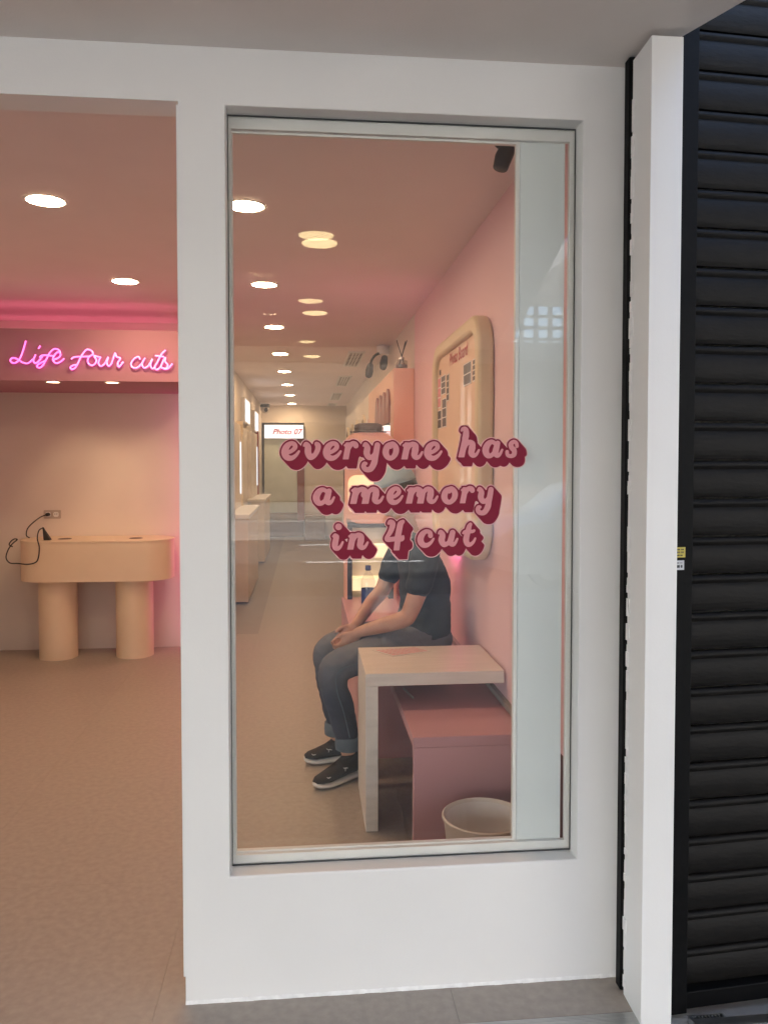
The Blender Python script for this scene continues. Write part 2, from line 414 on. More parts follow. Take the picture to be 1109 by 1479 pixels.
# one board with the window opening cut out (bevelled lip)
outer = [(PX0, .004), (PX1, .004), (PX1, CEIL + .01), (PX0, CEIL + .01)]; inner = [(OX0, OZ0), (OX1, OZ0), (OX1, OZ1), (OX0, OZ1)]
pb = MB().ringprism(outer, inner, XZ, FY, FB)
pme = pb.mesh('panel'); at = pme.attributes.new('bevel_weight_edge', 'FLOAT', 'EDGE')
for e in pme.edges:
    if all(OX0 - .01 < pme.vertices[v].co.x < OX1 + .01 and .1 < pme.vertices[v].co.z < 2.5 for v in e.vertices): at.data[e.index].value = 1
po = obj('panel', pme, 'white', front); bv = po.modifiers.new('bevel', 'BEVEL'); bv.width = .004; bv.segments = 2; bv.limit_method = 'WEIGHT'
obj('edge_strip', B((PX0 - .006, FY + .004, .075), (PX0 - .0005, FB - .01, 2.45)), 'white', front)
ck = MB(); n = 60
for k in range(n):                                           # uneven bead of caulk along the bottom
    a, b = PX0 + (PX1 - PX0) * k / n, PX0 + (PX1 - PX0) * (k + 1) / n
    r = .0045 + .0018 * random.random()
    ck.add([(a, FY - r, .0005), (b, FY - r, .0005), (b, FY - .0005, r + .004), (a, FY - .0005, r + .004)], [(0, 1, 2, 3)])
obj('caulk_bead', ck, 'caulk', front)
# aluminium frame inside the opening
def fr(o, i): return [(o[0], o[2]), (o[1], o[2]), (o[1], o[3]), (o[0], o[3])], [(i[0], i[2]), (i[1], i[2]), (i[1], i[3]), (i[0], i[3])]
obj('gasket', MB().ringprism(*fr((OX0 + .0012, OX1 - .0012, OZ0 + .0012, OZ1 - .0012), (OX0 + .0032, OX1 - .0032, OZ0 + .0034, OZ1 - .0034)), XZ, FY + .056, FY + .0595), 'gasket', front)
GY = FY + .060
obj('glass_pane', B((OX0 + .0015, GY, OZ0 + .0015), (OX1 - .0015, GY + .006, OZ1 - .0015)), 'glass', front)
obj('window_frame', MB().ringprism(*fr((OX0 + .001, OX1 - .001, OZ0 + .001, OZ1 - .001), (OX0 + .010, OX1 - .016, OZ0 + .026, OZ1 - .034)), XZ, GY + .0065, GY + .022), 'frame', front, bevel=.0015)
# white post behind the glass and the sash beside it
obj('post', B((.618, GY + .023, OZ0 + .004), (.752, GY + .075, OZ1 - .004)), 'mint', front, bevel=.002)
sash = obj('sash_frame', MB().ringprism(*fr((OX0 + .002, .617, OZ0 + .004, OZ1 - .004), (OX0 + .012, .606, OZ0 + .030, OZ1 - .040)), XZ, GY + .0225, GY + .04), 'frame', front, bevel=.0015)
sg = MB()
for dy in (0, .005):
    t1, t2 = .0125, .0045                                     # the sash pane sits a touch out of true
    sg.add([(x, GY + .030 + dy + (z - 1.4) * t1 * -1 + (x - .2) * t2, z) for x, z in ((OX0 + .0125, OZ0 + .0305), (.6055, OZ0 + .0305), (.6055, OZ1 - .0405), (OX0 + .0125, OZ1 - .0405))], [(0, 1, 2, 3)])
obj('sash_glass', sg, 'glass', front)

# ---- lettering on the outside of the glass
def q(st): return [tuple(p) for p in spline(st, 5)]
def butt(x1, y1, x0, y0, r):                                  # flat-ended slanted stem as a quad
    a = Vector((x1 - x0, y1 - y0)).normalized(); p = Vector((-a.y, a.x))
    # ends kept level, as the script's feet are
    return [(x0 - r, y0), (x0 + r, y0), (x1 + r, y1), (x1 - r, y1)]
tail = lambda x: [(x, .55, .18), (x - .06, .25, .17), (x + .06, .10, .13), (x + .24, .16, .085), (x + .40, .42, .055)]
def arch(x, w_=.5): return [(x, .45, .10), (x + .10, .72, .115), (x + .30, .90, .125), (x + w_, .80, .165), (x + w_ - .02, .55, .185)]
G = {
 'e': ([[(.26, .36, .09), (.55, .46, .10), (.80, .68, .12), (.76, .88, .12), (.55, .93, .12), (.30, .74, .17), (.18, .40, .19), (.30, .12, .17), (.58, .06, .13), (.85, .22, .09), (1.04, .46, .055)]], []),
 'v': ([[(.02, .80, .055), (.14, .90, .11), (.26, .72, .17), (.26, .40, .18), (.40, .12, .16), (.66, .24, .13), (.84, .56, .14), (.86, .80, .15), (.78, .90, .12)]], []),
 'r': ([[(.18, .45, .10), (.30, .72, .12), (.48, .92, .13), (.66, .90, .15), (.72, .80, .15)], [(.02, .82, .06), (.2, .9, .09)]], [butt(.26, .98, .06, 0, .17)]),
 'y': ([[(.02, .80, .055), (.14, .90, .11), (.26, .68, .17), (.22, .36, .18), (.38, .10, .15), (.64, .20, .11), (.82, .50, .08)], [(.92, .84, .16), (.86, .50, .17), (.78, .10, .17), (.70, -.25, .18), (.48, -.58, .16), (.18, -.62, .14), (.02, -.46, .14), (.06, -.28, .12), (.18, -.26, .08)]], []),
 'o': ([[(.58, .92, .12), (.28, .76, .17), (.16, .42, .185), (.28, .14, .16), (.54, .06, .13), (.80, .30, .16), (.86, .62, .17), (.72, .86, .15), (.56, .92, .11), (.50, .70, .08)]], []),
 'n': ([arch(.22), tail(.72), [(.02, .82, .06), (.2, .9, .09)]], [butt(.27, .98, .07, 0, .17)]),
 'm': ([arch(.22), arch(.86), tail(1.36), [(.02, .82, .06), (.2, .9, .09)]], [butt(.27, .98, .07, 0, .17), butt(.86, .62, .74, 0, .18)]),
 'h': ([[(.06, 1.60, .055), (.14, 1.70, .09), (.30, 1.66, .14), (.34, 1.45, .17), (.28, 1.1, .175)], arch(.22), tail(.72)], [butt(.34, 1.3, .05, 0, .172)]),
 'a': ([[(.80, .78, .10), (.56, .93, .12), (.30, .76, .17), (.17, .42, .19), (.28, .12, .16), (.52, .10, .12), (.74, .36, .10), (.86, .70, .12)], [(.92, .84, .14), (.84, .55, .17), (.78, .25, .17), (.90, .10, .13), (1.06, .18, .085), (1.2, .44, .055)]], []),
 's': ([[(.86, .66, .11), (.80, .86, .11), (.58, .93, .12), (.36, .78, .15), (.44, .56, .16), (.64, .40, .16), (.62, .16, .15), (.38, .06, .12), (.10, .12, .11), (.06, .32, .11)]], []),
 'i': ([[(.04, .82, .055), (.18, .90, .10), (.28, .80, .16)], [(.27, .75, .17), (.18, .36, .18), (.20, .12, .16), (.38, .06, .12), (.58, .22, .08), (.72, .46, .055)], [(.42, 1.42, .20), (.43, 1.42, .20)]], []),
 '4': ([[(.14, 1.44, .06), (.26, 1.56, .11), (.42, 1.44, .16), (.36, 1.14, .15), (.22, .86, .13), (.02, .58, .10), (.12, .48, .13), (.60, .52, .13), (1.00, .50, .12), (1.08, .66, .07)], [(1.08, 1.56, .10), (.92, 1.42, .16), (.84, 1.1, .17), (.76, .7, .175)]], [butt(.80, .85, .66, -.16, .17)]),
 'c': ([[(.84, .66, .14), (.80, .86, .12), (.56, .93, .12), (.30, .74, .17), (.18, .40, .19), (.32, .11, .17), (.60, .06, .13), (.86, .22, .085), (1.04, .46, .055)]], []),
 'u': ([[(.02, .80, .055), (.14, .90, .11), (.26, .68, .17), (.20, .36, .185), (.36, .09, .15), (.62, .20, .11), (.80, .52, .09)], [(.90, .84, .16), (.82, .50, .175), (.76, .24, .17), (.90, .09, .13), (1.06, .18, .085), (1.2, .44, .055)]], []),
 't': ([[(.58, 1.36, .10), (.48, 1.2, .15), (.38, .85, .17), (.26, .40, .185), (.36, .11, .16), (.58, .08, .12), (.80, .24, .085), (.94, .46, .055)], [(.04, .80, .06), (.2, .90, .09), (.70, .90, .10), (.86, .96, .07)]], []),
}
lett = thing('window_lettering', 'dusty pink script lettering with maroon shadow stuck on the shop window', 'lettering', (.27, GY, 1.4))
rows = [('everyone', .0475, 1.506, [(-.066, -.015), (-.006, .043), (.050, .102), (.106, .149), (.158, .210), (.219, .264), (.272, .334), (.337, .389)]),
        ('has', .0475, 1.512, [(.436, .498), (.506, .566), (.574, .611)]),
        ('a', .0455, 1.378, [(.021, .083)]), ('memory', .0455, 1.380, [(.126, .222), (.230, .277), (.285, .378), (.387, .434), (.441, .483), (.487, .538)]),
        ('in', .0455, 1.250, [(.075, .107), (.118, .178)]), ('4', .0475, 1.254, [(.224, .281)]), ('cut', .0455, 1.257, [(.318, .367), (.377, .436), (.448, .488)])]
OUT, HALO = .0058, .0084
SWX, SWZ = .0195, -.0215                                   # block shadow runs down to the right
cnt = 0
for word, xh, z0, boxes in rows:
    for ch, (xa, xb) in zip(word, boxes):
        st, qd = G[ch]; st = [q(s_) for s_ in st]
        lo = min([p[0] - p[2] for s_ in st for p in s_] + [p[0] for q_ in qd for p in q_]); hi = max([p[0] + p[2] for s_ in st for p in s_] + [p[0] for q_ in qd for p in q_])
        kx = (xb - xa) / (hi - lo)
        cx = lambda x: xa + (x - lo) * kx
        S2 = [[(cx(x), z0 + y * xh, r * (xh + kx) / 2) for x, y, r in s_] for s_ in st]
        Q2 = [[(cx(x), z0 + y * xh) for x, y in q_] for q_ in qd]
        base = lambda X, Y: np.minimum(sdf_strokes(S2, X, Y), sdf_quads(Q2, X, Y) if Q2 else 1e3)
        def swept(g):
            def f(X, Y):
                r = np.full(X.shape, 1e3)
                for k in range(9):
                    t = k / 8; r = np.minimum(r, base(X - SWX * t, Y - SWZ * t))
                return r - g
            return f
        x0, x1, y0, y1 = xa - .014, xb + .036, z0 - .052, z0 + xh * 1.9
        if ch == 'y': y0 -= .036
        off = .00012 * (cnt % 4)
        def layer(fn, yy, h):
            V, F_ = fill(fn, x0, x1, y0, y1, h); return MB().add([(a, yy, b) for a, b in V], F_)
        o = obj('letter', layer(lambda X, Y: base(X, Y) - .0008, GY - .0030 - off, .0018), 'pinkv', lett)
        sh = obj('shadow', layer(swept(OUT - .0006), GY - .0019 - off, .0022), 'maroon', o)
        obj('border', layer(swept(HALO - .0006), GY - .0008 - off, .0026), 'halo', o)
        cnt += 1

# ================================================================ RIGHT SIDE: RAIL, JAMB, SHUTTER
tag(obj('guide_strip', MB().prism([(.880, 2.134), (.896, 2.130), (.896, 2.166), (.880, 2.166)], XY, .004, SOFZ - .004), 'rail', bevel=.002),
    'narrow black guide strip standing between the storefront panel and the white jamb', 'guide rail')
jam = thing('door_jamb', 'white painted jamb post right of the shop window', 'door jamb', (.92, 2.05, -.06))
obj('post', MB().prism([(.881, 1.995), (.966, 1.995), (.966, 2.199), (.908, 2.199), (.908, 2.125), (.886, 2.125)], XY, -.06, 2.585), 'white', jam, bevel=.002)
jg = MB(); z = .02; random.seed(9)                            # torn edge of old paint and caulk
while z < 2.5:
    h = random.uniform(.012, .06); wd = random.uniform(.0008, .0045)
    jg.box((.887 - wd, 2.108 - random.uniform(0, .005), z), (.887, 2.124 + random.uniform(0, .004), z + h)); z += h + (random.uniform(0, .03) if random.random() < .3 else 0)
obj('torn_caulk', jg, 'caulk', jam)
# neighbour's black roller shutter, turned a few degrees
shut = thing('roller_shutter', 'closed black roller shutter of the neighbouring shop', 'shutter', (1.0, 2.09, -.04))
prof = []
for k in range(13):                                           # big convex curve then a small bead
    t = k / 12; prof.append((-.0085 * math.sin(math.pi * t) ** .6, .004 + .078 * t))
for k in range(1, 7):
    t = k / 6; prof.append((-.006 * math.sin(math.pi * t) - .0005, .084 + .020 * t))
prof += [(.012, .104), (.012, .004)]
sl = MB().prism(prof, lambda u, v, d: (d, u, v), .0, 2.2); slm = sl.mesh('slat'); slm.materials.append(M['shutter'])
for p in slm.polygons: p.use_smooth = True
slm.set_sharp_from_angle(angle=R(50))
PITCH = .1062
for k in range(26):
    o = obj('slat', slm, 'shutter', shut); o.location = (.052 + random.uniform(-.0015, .0015), .022 + random.uniform(-.001, .001), .055 + PITCH * k)
g = MB().prism([(-.030, -.012), (.052, -.012), (.052, .004), (.046, .004), (.046, .05), (-.030, .05)], XY, 0.0, 2.9)
o = obj('guide_rail', g, 'rail', shut, bevel=.002); o.location = (0, 0, 0)
o = obj('bottom_bar', B((.053, -.004, .006), (2.25, .034, .054)), 'rail', shut, bevel=.003); o.location = (0, 0, 0)
bm_ = MB()
for k in range(24):                                           # end clips that show at the rail
    zc = .055 + PITCH * k + .045; bm_.box((.0525, .004, zc - .012), (.060, .011, zc + .012))
o = obj('end_clip', bm_, 'alu', shut); o.location = (0, 0, 0); o['kind'] = 'stuff'
shut.rotation_euler.z = R(4.7)
def sticker(x, z0, z1, m, label, lines):
    t = thing('sticker', label, 'sticker', (x, 2.074, z0), 'stickers on the black guide rail')
    obj('label_sheet', B((x, 2.0755, z0), (x + .030, 2.0763, z1)), m, t)
    k = MB()
    for (a, b, c, d) in lines:
        n_ = int((c - a) / .0022)
        for i in range(n_):
            if random.random() < .85: k.box((x + a + i * .0022, 2.0748, z0 + b), (x + a + i * .0022 + random.uniform(.0009, .0019), 2.0753, z0 + d))
    o = obj('print', k, 'ink', t); o['kind'] = 'stuff'
    t.rotation_euler.z = R(4.7)
sticker(.999, 1.238, 1.266, 'yellow', 'small yellow printed sticker on the black shutter rail', [(.003, .020, .027, .0235), (.003, .012, .027, .0165), (.003, .004, .024, .0075)])
sticker(.996, 1.204, 1.230, 'greylabel', 'small white printed sticker below the yellow one on the shutter rail', [(.004, .018, .026, .0205), (.003, .006, .027, .0135)])
# black head above the shutter
tag(obj('shutter_housing', B((.968, 2.19, 2.62), (3.6, 2.6, 3.2)), 'rail'), 'black housing above the neighbouring roller shutter', 'shutter box')
struct('wall', B((1.10, 2.42, -.06), (6.5, 2.5, 2.62)), 'concrete')
# threshold and drain by the jamb
th = MB()
for k in range(9): th.box((-2.4, 2.002 + k * .0052, -.03), (.888, 2.002 + k * .0052 + .0034, .0015))
th.box((-2.4, 2.0, -.06), (.888, 2.05, -.001))
tag(obj('threshold', th, 'alu'), 'ribbed aluminium threshold along the edge of the shop floor', 'threshold')
th = MB(); th.box((1.04, 1.99, -.06), (3.2, 2.03, -.018)); th.box((1.04, 1.985, -.018), (3.2, 1.995, -.008))
tag(obj('threshold', th, 'alu'), 'aluminium sill below the black roller shutter', 'threshold')
gr = thing('drain_grate', 'small metal drain grate at the foot of the black shutter rail', 'grate', (1.10, 2.05, -.05))
obj('frame', MB().ringprism(*fr((1.048, 1.148, 2.033, 2.068), (1.054, 1.142, 2.037, 2.064)), XY, -.05, -.034), 'alu', gr)
for k in range(9): obj('bar', B((1.057 + k * .0096, 2.0372, -.048), (1.0605 + k * .0096, 2.0638, -.036)), 'alu', gr)

# ================================================================ SOFFIT AND STREET OUTSIDE

sof = [(-9, 2.1995), (-9, -4.4), (2.2, -4.4), (1.075, 1.80), (.972, 2.04), (.972, 2.1995)]
struct('soffit', MB().prism(sof, XY, SOFZ, SOFZ + .13), 'soffit')
struct('soffit', B((2.25, -4.4, 3.26), (16, 2.18, 3.4)), 'soffit')  # unseen neighbouring soffit, added to hold back sky light from the shutter
for i, y in enumerate((.45, -1.45, -3.9)):
    t = thing('downlight', f'warm round lamp in the arcade soffit, {ORD[i]} to the shop', 'ceiling light', (.075, y, SOFZ), 'lamps in the arcade soffit')
    x = .075; r = .09
    obj('trim_ring', MB().lathe([(r, -.001), (r, -.006), (r + .012, -.006), (r + .014, -.0015)], (x, y, SOFZ), 40), 'white', t, True)
    obj('lens', MB().lathe([(0, -.020), (r * .6, -.017), (r - .004, -.009), (r - .003, -.001)], (x, y, SOFZ), 40), 'arclens', t)
struct('pavement', B((-40, -4.6, -.2), (40, 1.998, -.064)), 'paver')
struct('pavement', B((.97, 1.999, -.2), (6.5, 2.42, -.055)), 'concrete')
struct('kerb', B((-40, -4.8, -.25), (40, -4.602, -.08)), 'concrete')
struct('ground', B((-200, -220, -.40), (200, 200, -.26)), 'asphalt')
struct('road', B((-60, -13, -.25), (60, -4.802, -.215)), 'asphalt')
mk = MB()
for k in range(-10, 11): mk.box((k * 4, -9.05, -.2105), (k * 4 + 2, -8.93, -.2065))
struct('road_marking', mk, 'caulk')
struct('kerb', B((-60, -13.2, -.25), (60, -13.002, -.08)), 'concrete')
struct('pavement', B((-60, -17, -.2), (60, -13.202, -.082)), 'paver')
for i, x in enumerate((-4.6, 3.6)):
    t = thing('arcade_column', ('square concrete arcade column left of the shop' if i == 0 else 'square concrete arcade column towards the neighbouring shop'), 'column', (x, -4.15, -.06))
    obj('shaft', B((x - .22, -4.35, -.06), (x + .22, -3.95, SOFZ - .002)), 'concrete', t, bevel=.01)
    obj('base', B((x - .25, -4.38, -.062), (x + .25, -3.92, .12)), 'paver', t, bevel=.01)
# unseen buildings over the road, toned for light: dark facing the glass, pale beside
def building(x0, x1, y0, h, m, label, floors, fm='frame'):
    t = thing('building', label, 'building', ((x0 + x1) / 2, y0, 0))
    obj('wall', B((x0, y0 - 8, -.08), (x1, y0, h)), m, t)
    obj('parapet', B((x0 - .1, y0 - .3, h + .002), (x1 + .1, y0 + .12, h + .5)), 'concrete', t)
    nb = int((x1 - x0) / 2.6)
    for f in range(floors):
        for b in range(nb):
            xx = x0 + .6 + b * (x1 - x0 - .6) / nb; zz = .3 + f * 3.2
            wn = obj('window', MB().ringprism(*fr((xx, xx + 1.7, zz + .6, zz + 2.2), (xx + .08, xx + 1.62, zz + .68, zz + 2.12)), XZ, y0 + .001, y0 + .08), fm, t)
            obj('pane', B((xx + .081, y0 + .001, zz + .681), (xx + 1.619, y0 + .03, zz + 2.119)), 'darkglass', wn)
building(-34, -3.6, -17, 8.5, 'opp', 'long pale building added across the road to bounce light, left of the brick one', 2)
building(-3.4, 10.2, -17.4, 4.3, 'brickdark', 'low dark brick building added across the road to keep the window reflection dim', 1, 'darkglass')
building(10.4, 34, -17, 8.5, 'opp', 'pale building added across the road to bounce light, right of the brick one', 2)
struct('wall', B((-9, 2.32, 2.76), (9, 11, 6.6)), 'facade2')             # unseen block over the shop, added to shade the near street
# open steel canopy seen in the glass
cn = thing('steel_canopy', 'open steel lattice canopy across the road', 'canopy', (8, -16, 0))
obj('post', B((4.2, -16.1, -.08), (4.3, -16.0, 6.2)), 'concrete', cn); obj('post', B((9.2, -16.1, -.08), (9.3, -16.0, 6.2)), 'concrete', cn)
for k in range(6): obj('beam', B((4.2, -16.05, 4.35 + k * .3), (9.4, -15.99, 4.43 + k * .3)), 'concrete', cn)
for k in range(13): obj('bar', B((4.45 + k * .38, -16.12, 4.3), (4.57 + k * .38, -16.055, 6.2)), 'concrete', cn)
obj('roof', B((3.8, -16.8, 6.22), (9.9, -13.2, 6.4)), 'facade2', cn)
# parked white car
car = thing('parked_car', 'white car parked along the kerb in front of the shop', 'car', (4.6, -6.6, -.21))
def carshape(pts, y0, y1, inset):
    mb = MB(); n_ = len(pts); rings = []
    for (yy, k) in ((y0, inset), (y0 + .12, 0), (y1 - .12, 0), (y1, inset)):
        rings.append([(4.6 + (u - 2.2) * (1 - k * .04), yy, -.21 + v * (1 - k * .02)) for u, v in pts])
    return mb.loft(rings)
low = [(.02, .30), (.35, .22), (4.1, .22), (4.38, .32), (4.42, .62), (4.30, .86), (3.9, .93), (3.0, .98), (1.2, .98), (.25, .88), (.03, .70)]
obj('body', carshape(low, -7.45, -5.75, 1), 'carpaint', car, 'angle')
top = [(.75, .97), (1.25, 1.36), (1.7, 1.47), (2.5, 1.46), (3.0, 1.34), (3.55, .97)]
obj('cabin', carshape([(u, v) for u, v in top], -7.3, -5.92, 1), 'carpaint', car, 'angle')
obj('side_window', MB().prism([(.98, 1.02), (1.34, 1.32), (2.0, 1.38), (2.0, 1.02)], lambda u, v, d: (2.4 + u, d, -.21 + v), -5.917, -5.905), 'darkglass', car)
obj('side_window', MB().prism([(2.08, 1.02), (2.08, 1.38), (2.5, 1.36), (2.95, 1.26), (3.3, 1.02)], lambda u, v, d: (2.4 + u, d, -.21 + v), -5.917, -5.905), 'darkglass', car)
for u in (1.75, 2.85): obj('door_handle', B((2.4 + u, -5.75, .62), (2.4 + u + .16, -5.725, .65)), 'frame', car, bevel=.006)
for u in (.85, 3.55):
    for yy in (-5.86, -7.34):
        wl = obj('wheel', MB().tube([(2.4 + u, yy - .1, .11), (2.4 + u, yy + .1, .11)], .31, 24), 'tyre', car)
        obj('rim', MB().tube([(2.4 + u, yy - .105, .11), (2.4 + u, yy + .105, .11)], .2, 18), 'alu', wl)

# ================================================================ NOOK: NEON, COUNTER, SOCKET
neon = thing('neon_sign', 'glowing pink neon script sign on the bulkhead over the counter', 'neon sign', (-1.42, 5.57, 2.2))
NU = .9785 / 210 / 4.107 * 1.0                                # metres per traced unit, checked against the bulkhead
NU = (1.14 / 246.) / 4.107 * 1.0
nx = lambda u: -2.01 + u * NU * .975
nz = lambda v: 2.412 - (v + 0.0) * NU
neon_strokes = {
 'L': [[(150, 98), (138, 140), (120, 190), (98, 222), (74, 230), (58, 216), (70, 200), (98, 206), (130, 226), (160, 230), (190, 205)]],
 'i': [[(206, 178), (192, 212), (204, 230), (225, 214), (245, 188)], [(234, 126), (222, 144)]],
 'f': [[(350, 170), (342, 150), (315, 144), (288, 168), (268, 205), (248, 240), (228, 256), (212, 248), (226, 232), (262, 214)], [(228, 196), (250, 182), (312, 186)]],
 'e': [[(308, 208), (338, 196), (352, 176), (338, 162), (316, 180), (306, 210), (326, 228), (352, 218), (372, 200)]],
 'f2': [[(544, 172), (534, 152), (505, 146), (476, 180), (455, 222), (438, 252), (418, 264), (408, 252), (424, 240), (450, 236)], [(414, 204), (436, 190), (526, 186)]],
 'o': [[(544, 172), (516, 192), (512, 220), (530, 238), (550, 232), (562, 208), (548, 182), (560, 184), (584, 190)]],
 'u': [[(588, 186), (574, 222), (588, 242), (612, 226), (632, 188), (624, 224), (636, 242), (652, 226)]],
 'r': [[(652, 226), (664, 190), (674, 164), (682, 186), (704, 194), (688, 224), (696, 246), (722, 214)]],
 'c': [[(822, 200), (812, 184), (786, 196), (768, 226), (778, 248), (806, 248), (834, 222)]],
 'u2': [[(852, 190), (834, 226), (846, 250), (872, 236), (896, 196), (884, 230), (894, 254), (914, 240)]],
 't': [[(976, 142), (950, 168), (926, 214), (910, 244), (922, 260), (944, 244)], [(912, 176), (966, 182)]],
 's': [[(944, 244), (964, 200), (974, 188), (972, 210), (988, 232), (974, 256), (950, 246), (986, 254), (1016, 222)]],
}
flat = []
for ch, sts in neon_strokes.items():
    mb = MB()
    for s_ in sts:
        pts = spline(s_, 6); mb.tube([(nx(a), 5.548, nz(b)) for a, b in pts], .0056, 8)
        flat.append([(nx(a), nz(b), .020) for a, b in pts])
    obj('letter_tube', mb, 'neon', neon, True)
V, F_ = fill(lambda X, Y: sdf_strokes(flat, X, Y), nx(20), nx(1060), nz(300), nz(60), .006)
bk = MB().add([(a, 5.561, b) for a, b in V], F_)
obj('backing', bk, 'acrylic', neon)

ct = thing('counter', 'cream pill-shaped counter on two round pillars below the neon sign', 'counter', (-1.58, 6.3, 0))
def stadium(x0, x1, y0, y1, n=14):
    r = (y1 - y0) / 2; yc = (y0 + y1) / 2; P = []
    for k in range(n + 1):
        a = R(-90 + 180 * k / n); P.append((x1 - r + r * math.cos(a), yc + r * math.sin(a)))
    for k in range(n + 1):
        a = R(90 + 180 * k / n); P.append((x0 + r + r * math.cos(a), yc + r * math.sin(a)))
    return P
obj('apron', MB().prism(stadium(-2.155, -1.018, 6.11, 6.545), XY, .60, .893), 'cream', ct, 'angle')
obj('counter_top', MB().prism(stadium(-2.159, -1.014, 6.106, 6.547), XY, .8935, .906), 'cream', ct, 'angle', bevel=.002)
for x in (-1.885, -1.315):
    obj('pillar', MB().lathe([(.14, 0), (.14, .599)], (x, 6.30, 0), 36), 'cream', ct, True)
for x in (-1.83, -1.30):
    obj('cable_port', MB().lathe([(.0, .9065), (.04, .9065), (.046, .909), (.052, .9065)], (x, 6.30, 0), 28), 'dado', ct)
so = thing('wall_socket', 'double wall socket with a black plug above the counter', 'wall socket', (-1.995, 6.55, 1.08))
obj('plate', MB().prism(rrect(-2.06, -1.93, 1.045, 1.113, .008), XZ, 6.541, 6.5495), 'plate', so)
for x in (-2.025, -1.965):
    fp = obj('outlet', MB().prism(rrect(x - .02, x + .02, 1.06, 1.098, .012), XZ, 6.5385, 6.5408), 'white', so)
    obj('slot', B((x - .009, 6.5375, 1.074), (x - .006, 6.5383, 1.088)).box((x + .006, 6.5375, 1.074), (x + .009, 6.5383, 1.088)), 'ink', fp)
cb = thing('power_cord', 'black power cord with adapter draped over the counter front', 'cord', (-2.0, 6.2, .9))
def pxl(pts): return [tuple(p) for p in spline(pts, 6)]
obj('plug', MB().tube([(-2.022, 6.50, 1.08), (-2.022, 6.537, 1.08)], .014, 12), 'blacksoft', cb)
obj('cable', MB().tube(pxl([(-2.022, 6.50, 1.08), (-2.06, 6.44, 1.06), (-2.13, 6.40, .99), (-2.14, 6.38, .93), (-2.11, 6.36, .912)]), .0045, 8), 'blacksoft', cb, True)
CX = lambda px, py, y: (-2.179 + (px - 10) * .00488, y, .938 - (py - 775) * .00507)   # traced off the loop of cord
obj('cable', MB().tube(pxl([(-1.958, 6.2, 1.0), (-1.972, 6.15, .985), (-1.968, 6.100, .93), CX(56, 790, 6.098), CX(54, 806, 6.098), CX(49, 812, 6.097), CX(38, 814, 6.095), CX(25, 812.5, 6.09), CX(14, 811.5, 6.085), CX(8.5, 804, 6.085), CX(11, 793, 6.09), CX(17, 784, 6.095), CX(24, 778, 6.098), CX(20, 777, 6.098), CX(15.5, 780, 6.094), CX(13, 785, 6.09), CX(18, 788, 6.088)]), .0046, 8), 'blacksoft', cb, True)
ad = MB().loft([[(-1.925 - .034 * (z_ - .9085) / .0965 + a * k, 6.2 + b * k, z_) for a, b in ((-1, -1), (1, -1), (1, 1), (-1, 1))] for z_, k in ((.9085, .024), (.93, .02), (.985, .008), (1.005, .006))])
obj('adapter', ad, 'blacksoft', cb, bevel=.003)

# ================================================================ RIGHT SIDE FURNITURE
bn = thing('bench', 'dusty pink laminate bench running along the pink wall', 'bench', (.6, 3.9, 0))
obj('seat', B((.385, 2.832, .462), (XW - .003, 5.85, .50)), 'benchpink', bn, bevel=.002)
obj('end_panel', B((.387, 2.834, .001), (XW - .004, 2.870, .461)), 'benchpink', bn, bevel=.002)
obj('support_panel', B((.262, 3.96, .001), (XW - .004, 4.0, .461)), 'benchpink', bn, bevel=.002)
obj('plinth', B((.262, 4.001, .001), (.384, 5.85, .499)), 'benchpink', bn, bevel=.002)
tb = thing('side_table', 'small pale wood waterfall table straddling the pink bench', 'side table', (.5, 3.4, 0))
obj('table_top', B((.238, 3.172, .594), (.805, 3.632, .645)), 'table', tb, bevel=.0015)
obj('leg', B((.238, 3.172, .001), (.288, 3.632, .5935)), 'table', tb, bevel=.0015)
pp = thing('price_sheet', 'pink printed sheet lying on the pale side table', 'paper sheet', (.43, 3.52, .646))
shp = [(.297, 3.565), (.378, 3.445), (.563, 3.525), (.505, 3.605)]
obj('sheet', MB().prism(shp, XY, .6462, .6475), 'paper', pp)
gk = MB()
for i in range(9):
    for j in range(5):
        s0, t0, s1, t1 = .05 + i * .1, .08 + j * .18, .05 + i * .1 + .075, .08 + j * .18 + .12
        bl = lambda s_, t_: tuple((1 - s_) * (1 - t_) * shp[1][k] + s_ * (1 - t_) * shp[2][k] + s_ * t_ * shp[3][k] + (1 - s_) * t_ * shp[0][k] for k in (0, 1)) + (.6483,)
        gk.add([bl(s0, t0), bl(s1, t0), bl(s1, t1), bl(s0, t1)], [(0, 1, 2, 3)])
o = obj('print', gk, 'sheetpink', pp); o['kind'] = 'stuff'
tag(obj('pen', MB().tube([(.425, 3.44, .505), (.447, 3.30, .505)], .0045, 8), 'alu', None, True), 'slim silver pen lying on the bench under the table', 'pen')
